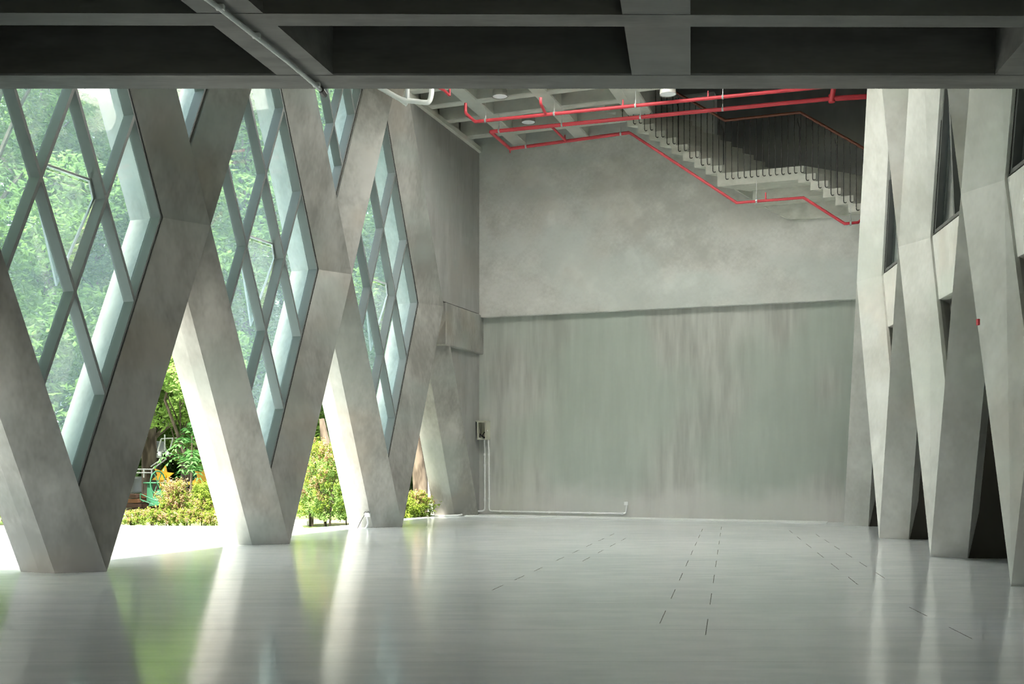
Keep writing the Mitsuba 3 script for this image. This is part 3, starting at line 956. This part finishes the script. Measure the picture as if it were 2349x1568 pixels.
for (u, d, h, cr, mat, lab) in TREES:
    x, y = along(u, d)
    tree(lab, x, y, h * 1.12, cr * 1.1, 26000, .21 if d < 42 else .30, mat, low=.10, trunk=.24)
x, y = along(415, 25.5)
tree('small leafy tree with low hanging bright leaves just above the machines', x, y, 5.6, 1.5, 9000, .15, 'leaf_tree', low=.42, trunk=.06)
# unseen trees added at the left to hold back sky light
for i, s in enumerate((8.0, 2.5, -3.0)):
    x, y, _ = LF((s, -19.5 - 2 * (i % 2), 0))
    tree(('added tree holding back the sky, first one left of the photo', 'added tree holding back the sky, second one left of the photo', 'added tree holding back the sky, third one left of the photo')[i], x, y, 18, 4.6, 9000, .42, ('leaf_tree', 'leaf_dark')[i % 2], low=.10, trunk=.24)

# the pale trunk near the wires
key = thing('bare_tree', 'pale straight tree trunk behind the wires between the first two piers', 'tree')
a, b = at(352, 1020, 33), at(360, 900, 33)
obj('trunk', tube([a - [0, 0, 2.6], a, b, b + [.1, 0, 2.5]], [.26, .2, .17, .1], 10), 'bark', key, smooth=40)
# the thick brown trunk by the corner
key = thing('bare_tree', 'thick brown tree trunk with a knot behind the low shrubs at the far corner', 'tree')
a = at(968, 1165, 27.5)
obj('trunk', tube([a - [0, 0, .5], a, a + [-.03, 0, .5], a + [-.12, 0, 1.4], a + [-.3, 0, 3.0]], [.30, .24, .21, .17, .14], 12), 'bark', key, smooth=40)
obj('knot', lathe([(0, .05), (.05, .045), (.09, .0), (.05, -.03), (0, -.03)], a + [.05, -.22, .25], 10), 'bark', key, smooth=40)
key = thing('bare_tree', 'dark leaning trunk above the big shrub left of the third pier', 'tree')
a = at(762, 1060, 28)
obj('trunk', tube([a - [-.1, 0, 1.5], a, at(745, 1005, 28), at(738, 960, 28)], [.2, .14, .12, .07], 10), 'bark', key, smooth=40)


def shrub(label, u, vbase, vtop, d, width, n, mats, size=.055, stems=5, group=None):
    key = thing('shrub', label, 'shrub', group or 'garden shrubs')
    x, y = along(u, d)
    h = (vbase - vtop) * d / F
    for i in range(stems):
        a = rng.uniform(0, 2 * math.pi)
        obj('stem', tube([[x + .05 * math.cos(a), y + .05 * math.sin(a), -.15], [x + .12 * width * math.cos(a), y + .1 * width * math.sin(a), h * .35], [x + .3 * width * math.cos(a), y + .3 * width * math.sin(a), h * .75]], [.014, .011, .005], 5), 'bark', key)
    for q, (mat, zlo, zhi, frac) in enumerate(mats):
        m_ = int(n * frac)
        per = 14                                  # leaves on one sprig
        ns_ = max(m_ // per, 1)
        t = rng.uniform(zlo, zhi * .92, ns_)
        prof = width / 2 * np.sin(np.pi * np.clip(t * .74 + .2, 0, 1)) ** .7
        a = rng.uniform(0, 2 * np.pi, ns_)
        lump = 1 + .25 * np.sin(3 * a + 5 * t + u) + .14 * np.sin(7 * a - 9 * t)
        r = prof * lump * rng.uniform(.15, 1, ns_) ** .6
        root = np.stack([x + r * np.cos(a), y + r * np.sin(a), h * t - .02], 1)
        dirs = np.stack([np.cos(a) * .55, np.sin(a) * .55, np.full(ns_, 1.0)], 1) + rng.normal(size=(ns_, 3)) * .35
        dirs /= np.linalg.norm(dirs, axis=1, keepdims=True)
        ln = rng.uniform(.06, .20, ns_) * (h ** .5)
        pts = (root[:, None] + dirs[:, None] * (ln[:, None] * np.linspace(0, 1, per))[..., None] + rng.normal(size=(ns_, per, 3)) * .018).reshape(-1, 3)
        obj('foliage' if q == 0 else 'leaf_tips', leaves(pts, size, .42, droop=-.5), mat, key, kind='stuff')
    return key


shrub('pink tipped shrub left of its yellow green neighbour, between the first two piers', 402, 1200, 1102, 21.6, .62, 5200, [('leaf_lime', .05, .9, .5), ('leaf_pink', .3, 1.0, .5)])
shrub('yellow green shrub right beside the second pier from the left', 468, 1200, 1106, 21.4, .60, 5200, [('leaf_lime', .05, 1.0, .85), ('leaf_pink', .1, .6, .15)])
for i, (u, lab) in enumerate(((305, 'low yellow green groundcover plant, leftmost between the first two piers'), (345, 'low groundcover plant in front of the green machine'), (385, 'low pinkish groundcover plant at the foot of the pink tipped shrub'),
                              (430, 'low groundcover plant between the two round shrubs'), (485, 'low groundcover plant touching the second pier'))):
    shrub(lab, u, 1204, 1172 - 4 * (i % 2), 21.0, .52, 1500, [('leaf_lime', .0, 1.0, .7), ('leaf_pink', .2, 1.0, .3)], .05, 3, 'low groundcover plants')
shrub('big bushy shrub with reddish tips left of the third pier', 752, 1206, 1015, 21.0, 1.15, 11000, [('leaf_tree', .06, .85, .5), ('leaf_lime', .10, 1.0, .3), ('leaf_pink', .3, 1.0, .2)], .065, 6)
shrub('tall narrow yellow green shrub above the white curb', 716, 1200, 1010, 22.2, .8, 7000, [('leaf_lime', .06, 1.0, .8), ('leaf_pink', .3, 1.0, .2)], .065, 5)
shrub('shrub partly hidden behind the third pier', 800, 1206, 1050, 21.8, 1.0, 6000, [('leaf_tree', .06, 1.0, .6), ('leaf_lime', .1, 1.0, .4)], .065, 5)
shrub('bright yellow green shrub between the third pier and the far corner', 955, 1194, 1138, 23.6, .75, 6500, [('leaf_lime', .0, 1.0, .8), ('leaf_pink', .5, 1.0, .2)], .055, 4)
shrub('small yellow shrub just right of the third pier', 928, 1196, 1150, 23.2, .5, 3000, [('leaf_lime', .0, 1.0, 1.0)], .055, 3)
shrub('shrub at the left edge outside, behind the nearest pier', -30, 1206, 1120, 22, .9, 4000, [('leaf_lime', 0, 1, 1.0)], .06, 4)
# dark hedge bushes far behind, between the trunks
for i, (u, d, w, h) in enumerate(((270, 41, 3.4, 2.6), (400, 43, 4.0, 3.2), (560, 42, 4.0, 2.8), (690, 40, 3.6, 3.4), (790, 44, 3.6, 3.0), (880, 42, 3.6, 3.0), (985, 41, 3.8, 3.6), (130, 42, 3.8, 2.8))):
    x, y = along(u, d)
    key = thing('hedge_bush', ['dark green hedge bush far behind the machines', 'dark green hedge bush behind the young feathery tree', 'dark green hedge bush behind the second pier', 'dark green hedge bush behind the tall narrow shrub', 'dark green hedge bush behind the third pier',
                               'dark green hedge bush seen low through the third window', 'dark green hedge bush behind the thick brown trunk', 'dark green hedge bush behind the nearest pier'][i], 'bush', 'far hedge bushes')
    for q in range(3):
        obj('stem', tube([[x + .4 * q - .4, y, -.15], [x + .6 * (q - 1), y, h * .6]], [.04, .02], 5), 'bark', key)
    pts = np.vstack([blob_points(np.array([x + rng.uniform(-w / 3, w / 3), y + rng.uniform(-.8, .8), rng.uniform(.2, .62) * h]), (w * .3, 1.0, h * .36), 700) for _ in range(9)])
    obj('foliage', leaves(pts, .24, .55, droop=.1), 'leaf_dark', key, kind='stuff')
# white curb in the bed
ck = obj('garden_curb', cbox(at(640, 1207, 22.4), at(716, 1190, 22.9), .02), 'white_curb')
labels[ck] = {'label': 'low white curb at the edge of the planting bed', 'category': 'curb'}

# the young tree with large feathery leaves
key = thing('young_tree', 'young tree with large feathery leaves behind the two round shrubs', 'tree')
c = at(437, 1120, 24.5)
obj('trunk', tube([[c[0], c[1], -.15], [c[0] + .02, c[1], 1.0], [c[0] + .04, c[1], 1.9]], [.04, .03, .012], 7), 'bark', key)
for i in range(30):
    a, zt = rng.uniform(0, 2 * math.pi), rng.uniform(.85, 2.05)
    L_ = rng.uniform(.55, .95)
    t = np.linspace(0, 1, 9)
    mid = np.stack([c[0] + .03 + L_ * t * math.cos(a), c[1] + L_ * t * math.sin(a), zt + .28 * np.sin(t * 2.2) - .34 * t ** 2], 1)
    side = np.array([-math.sin(a), math.cos(a), 0])
    v, f = [], []
    for j in range(1, 9):
        for sg in (-1, 1):
            ln = .20 * math.sin(math.pi * (.15 + .8 * j / 9))
            o = len(v)
            p = mid[j]
            d_ = (mid[j] - mid[j - 1])
            v += [p, p + side * sg * ln * .5 + d_ * .45 + [0, 0, .01], p + side * sg * ln + d_ * .25 - [0, 0, .05], p + side * sg * ln * .5 - d_ * .2]
            f += [[o, o + 1, o + 2], [o, o + 2, o + 3]]
    obj('frond', trimesh.Trimesh(np.array(v), np.array(f), process=False), 'leaf_fern', key)

# farm machines, timber, truck
key = thing('hand_wheel_machine', 'green farm implement with a spoked hand wheel behind the shrubs', 'machine')
d = 26.0
c = at(362, 1107, d)
ang = np.linspace(0, 2 * math.pi, 25)
hw = obj('hand_wheel', tube([c + [.17 * math.cos(t), .05 * math.cos(t), .30 * math.sin(t)] for t in ang], .018, 6, False), 'machine_green', key)
for t in np.arange(6) * math.pi / 3:
    obj('spoke', tube([c, c + [.17 * math.cos(t), .05 * math.cos(t), .30 * math.sin(t)]], .012, 5), 'machine_green', hw)
A = lambda u, v, dd=d: at(u, v, dd)
obj('arm', cbox(A(330, 1104) - [0, .06, .05], A(360, 1110) + [0, .06, .05], .01), 'machine_green', key)
obj('post', hull([A(336, 1150, d + e) for e in (0, .2)] + [A(352, 1150, d + e) for e in (0, .2)] + [A(338, 1108, d + e) for e in (0, .2)] + [A(350, 1108, d + e) for e in (0, .2)]), 'machine_green', key)
obj('chute', hull([A(340, 1160, d), A(372, 1158, d), A(376, 1125, d), A(362, 1122, d), A(340, 1160, d + .3), A(372, 1158, d + .3), A(376, 1125, d + .3)]), 'machine_green', key)
for (a_, b_) in (((322, 1132), (352, 1146)), ((322, 1145), (352, 1157)), ((322, 1132), (322, 1145)), ((352, 1146), (375, 1150)), ((322, 1145), (330, 1150))):
    obj('guard_bar', tube([A(*a_, d - .2), A(*b_, d - .2)], .014, 6), 'machine_green', key)
for (uc, vc, lab) in ((374, 1092, 'yellow star wheel beside the green hand wheel'), (466, 1096, 'yellow star wheel close to the second pier')):
    key = thing('star_wheel', lab, 'machine part', 'yellow star wheels')
    c = at(uc, vc, 27.0)
    pts2 = []
    for j in range(12):
        rr = .30 if j % 2 == 0 else .15
        pts2.append((rr * math.cos(j * math.pi / 6 + .3), rr * math.sin(j * math.pi / 6 + .3)))
    m = prism(Polygon(pts2), -.03, .03)
    m.apply_translation(c)
    obj('disc', m, 'machine_yellow', key)
    hb = prism(Polygon([(.1 * math.cos(t), .1 * math.sin(t)) for t in ang[:-1]]), -.1, .1)
    hb.apply_translation(c)
    obj('hub', hb, 'machine_yellow', key)
key = thing('yellow_frame', 'yellow steel frame bar of the implement behind the shrubs', 'machine part')
obj('bar', cbox(at(412, 1112, 27.2), at(485, 1104, 27.4), .01), 'machine_yellow', key)
obj('bracket', hull([at(440, 1118, 27.1), at(470, 1118, 27.1), at(455, 1100, 27.1), at(440, 1118, 27.4), at(470, 1118, 27.4), at(455, 1100, 27.4)]), 'machine_yellow', key)
key = thing('timber_stack', 'stack of dark brown planks beside the green farm implement', 'timber')
for r in range(5):
    for q in range(3):
        u0 = 282 + q * 30 + (r % 2) * 9
        p = at(u0, 1186 - r * 11, 28 + .25 * q)
        obj('plank', cbox(p, p + [.30 + .06 * ((r + q) % 3), .5, .105], .008), 'rust_wood' if (r * 3 + q) % 4 == 1 else 'old_wood', key)
key = obj('fallen_log', tube([at(284, 1184, 24.5), at(318, 1183, 25)], .09, 12), 'truck_grey', smooth=40)
labels[key] = {'label': 'pale grey log lying in front of the timber stack', 'category': 'log'}
key = thing('ladder_truck', 'grey truck with a white ladder rack behind the machines', 'truck')
d = 30.0
obj('body', cbox(at(280, 1132, d), at(345, 1092, d + 1.5), .05), 'truck_grey', key)
obj('cab_roof', hull([at(318, 1040, d), at(318, 1008, d + .5), at(376, 1012, d + .5), at(384, 1036, d), at(318, 1040, d + 2), at(384, 1036, d + 2)]), 'truck_grey', key)
obj('window', cbox(at(320, 1050, d - .03), at(372, 1041, d), .01), 'truck_grey', key)
for (a_, b_) in (((300, 1076), (350, 1076)), ((300, 1084), (350, 1084)), ((350, 1076), (382, 1052)), ((346, 1070), (378, 1048)), ((330, 1076), (330, 1095)), ((348, 1076), (348, 1095)), ((362, 1035), (370, 1006)), ((390, 1030), (397, 1004)), ((370, 1006), (412, 1004)), ((378, 1032), (378, 996)), ((360, 1040), (395, 1040))):
    obj('rack_bar', tube([at(*a_, d - .4), at(*b_, d - .4)], .022, 6), 'rack_paint', key)
for u in (366, 383):
    obj('lamp_box', cbox(at(u - 4, 1046, d - .5), at(u + 5, 1035, d - .4), .01), 'lamp_white', key)
key = thing('green_implement', 'dark green machinery bars near the second pier', 'machine')
for i in range(6):
    obj('bar', tube([at(440, 1082 + 5 * i, 28.5), at(520, 1088 + 5 * i, 28.5)], .02, 6), 'machine_green', key)

# overhead wires
for i, v in enumerate((910, 914, 933, 942, 952)):
    a, b = at(-150, v + (2 - i) * .3, 34.0), at(1100, v - (2 - i) * .3, 36.0)
    pts = [a + (b - a) * t - [0, 0, .12 * math.sin(math.pi * t)] for t in np.linspace(0, 1, 9)]
    k = obj('overhead_wire', tube(pts, .011, 5), 'wire_grey')
    labels[k] = {'label': ['topmost', 'second', 'third', 'fourth', 'lowest'][i] + ' overhead wire crossing in front of the trees', 'category': 'wire', 'group': 'overhead wires'}
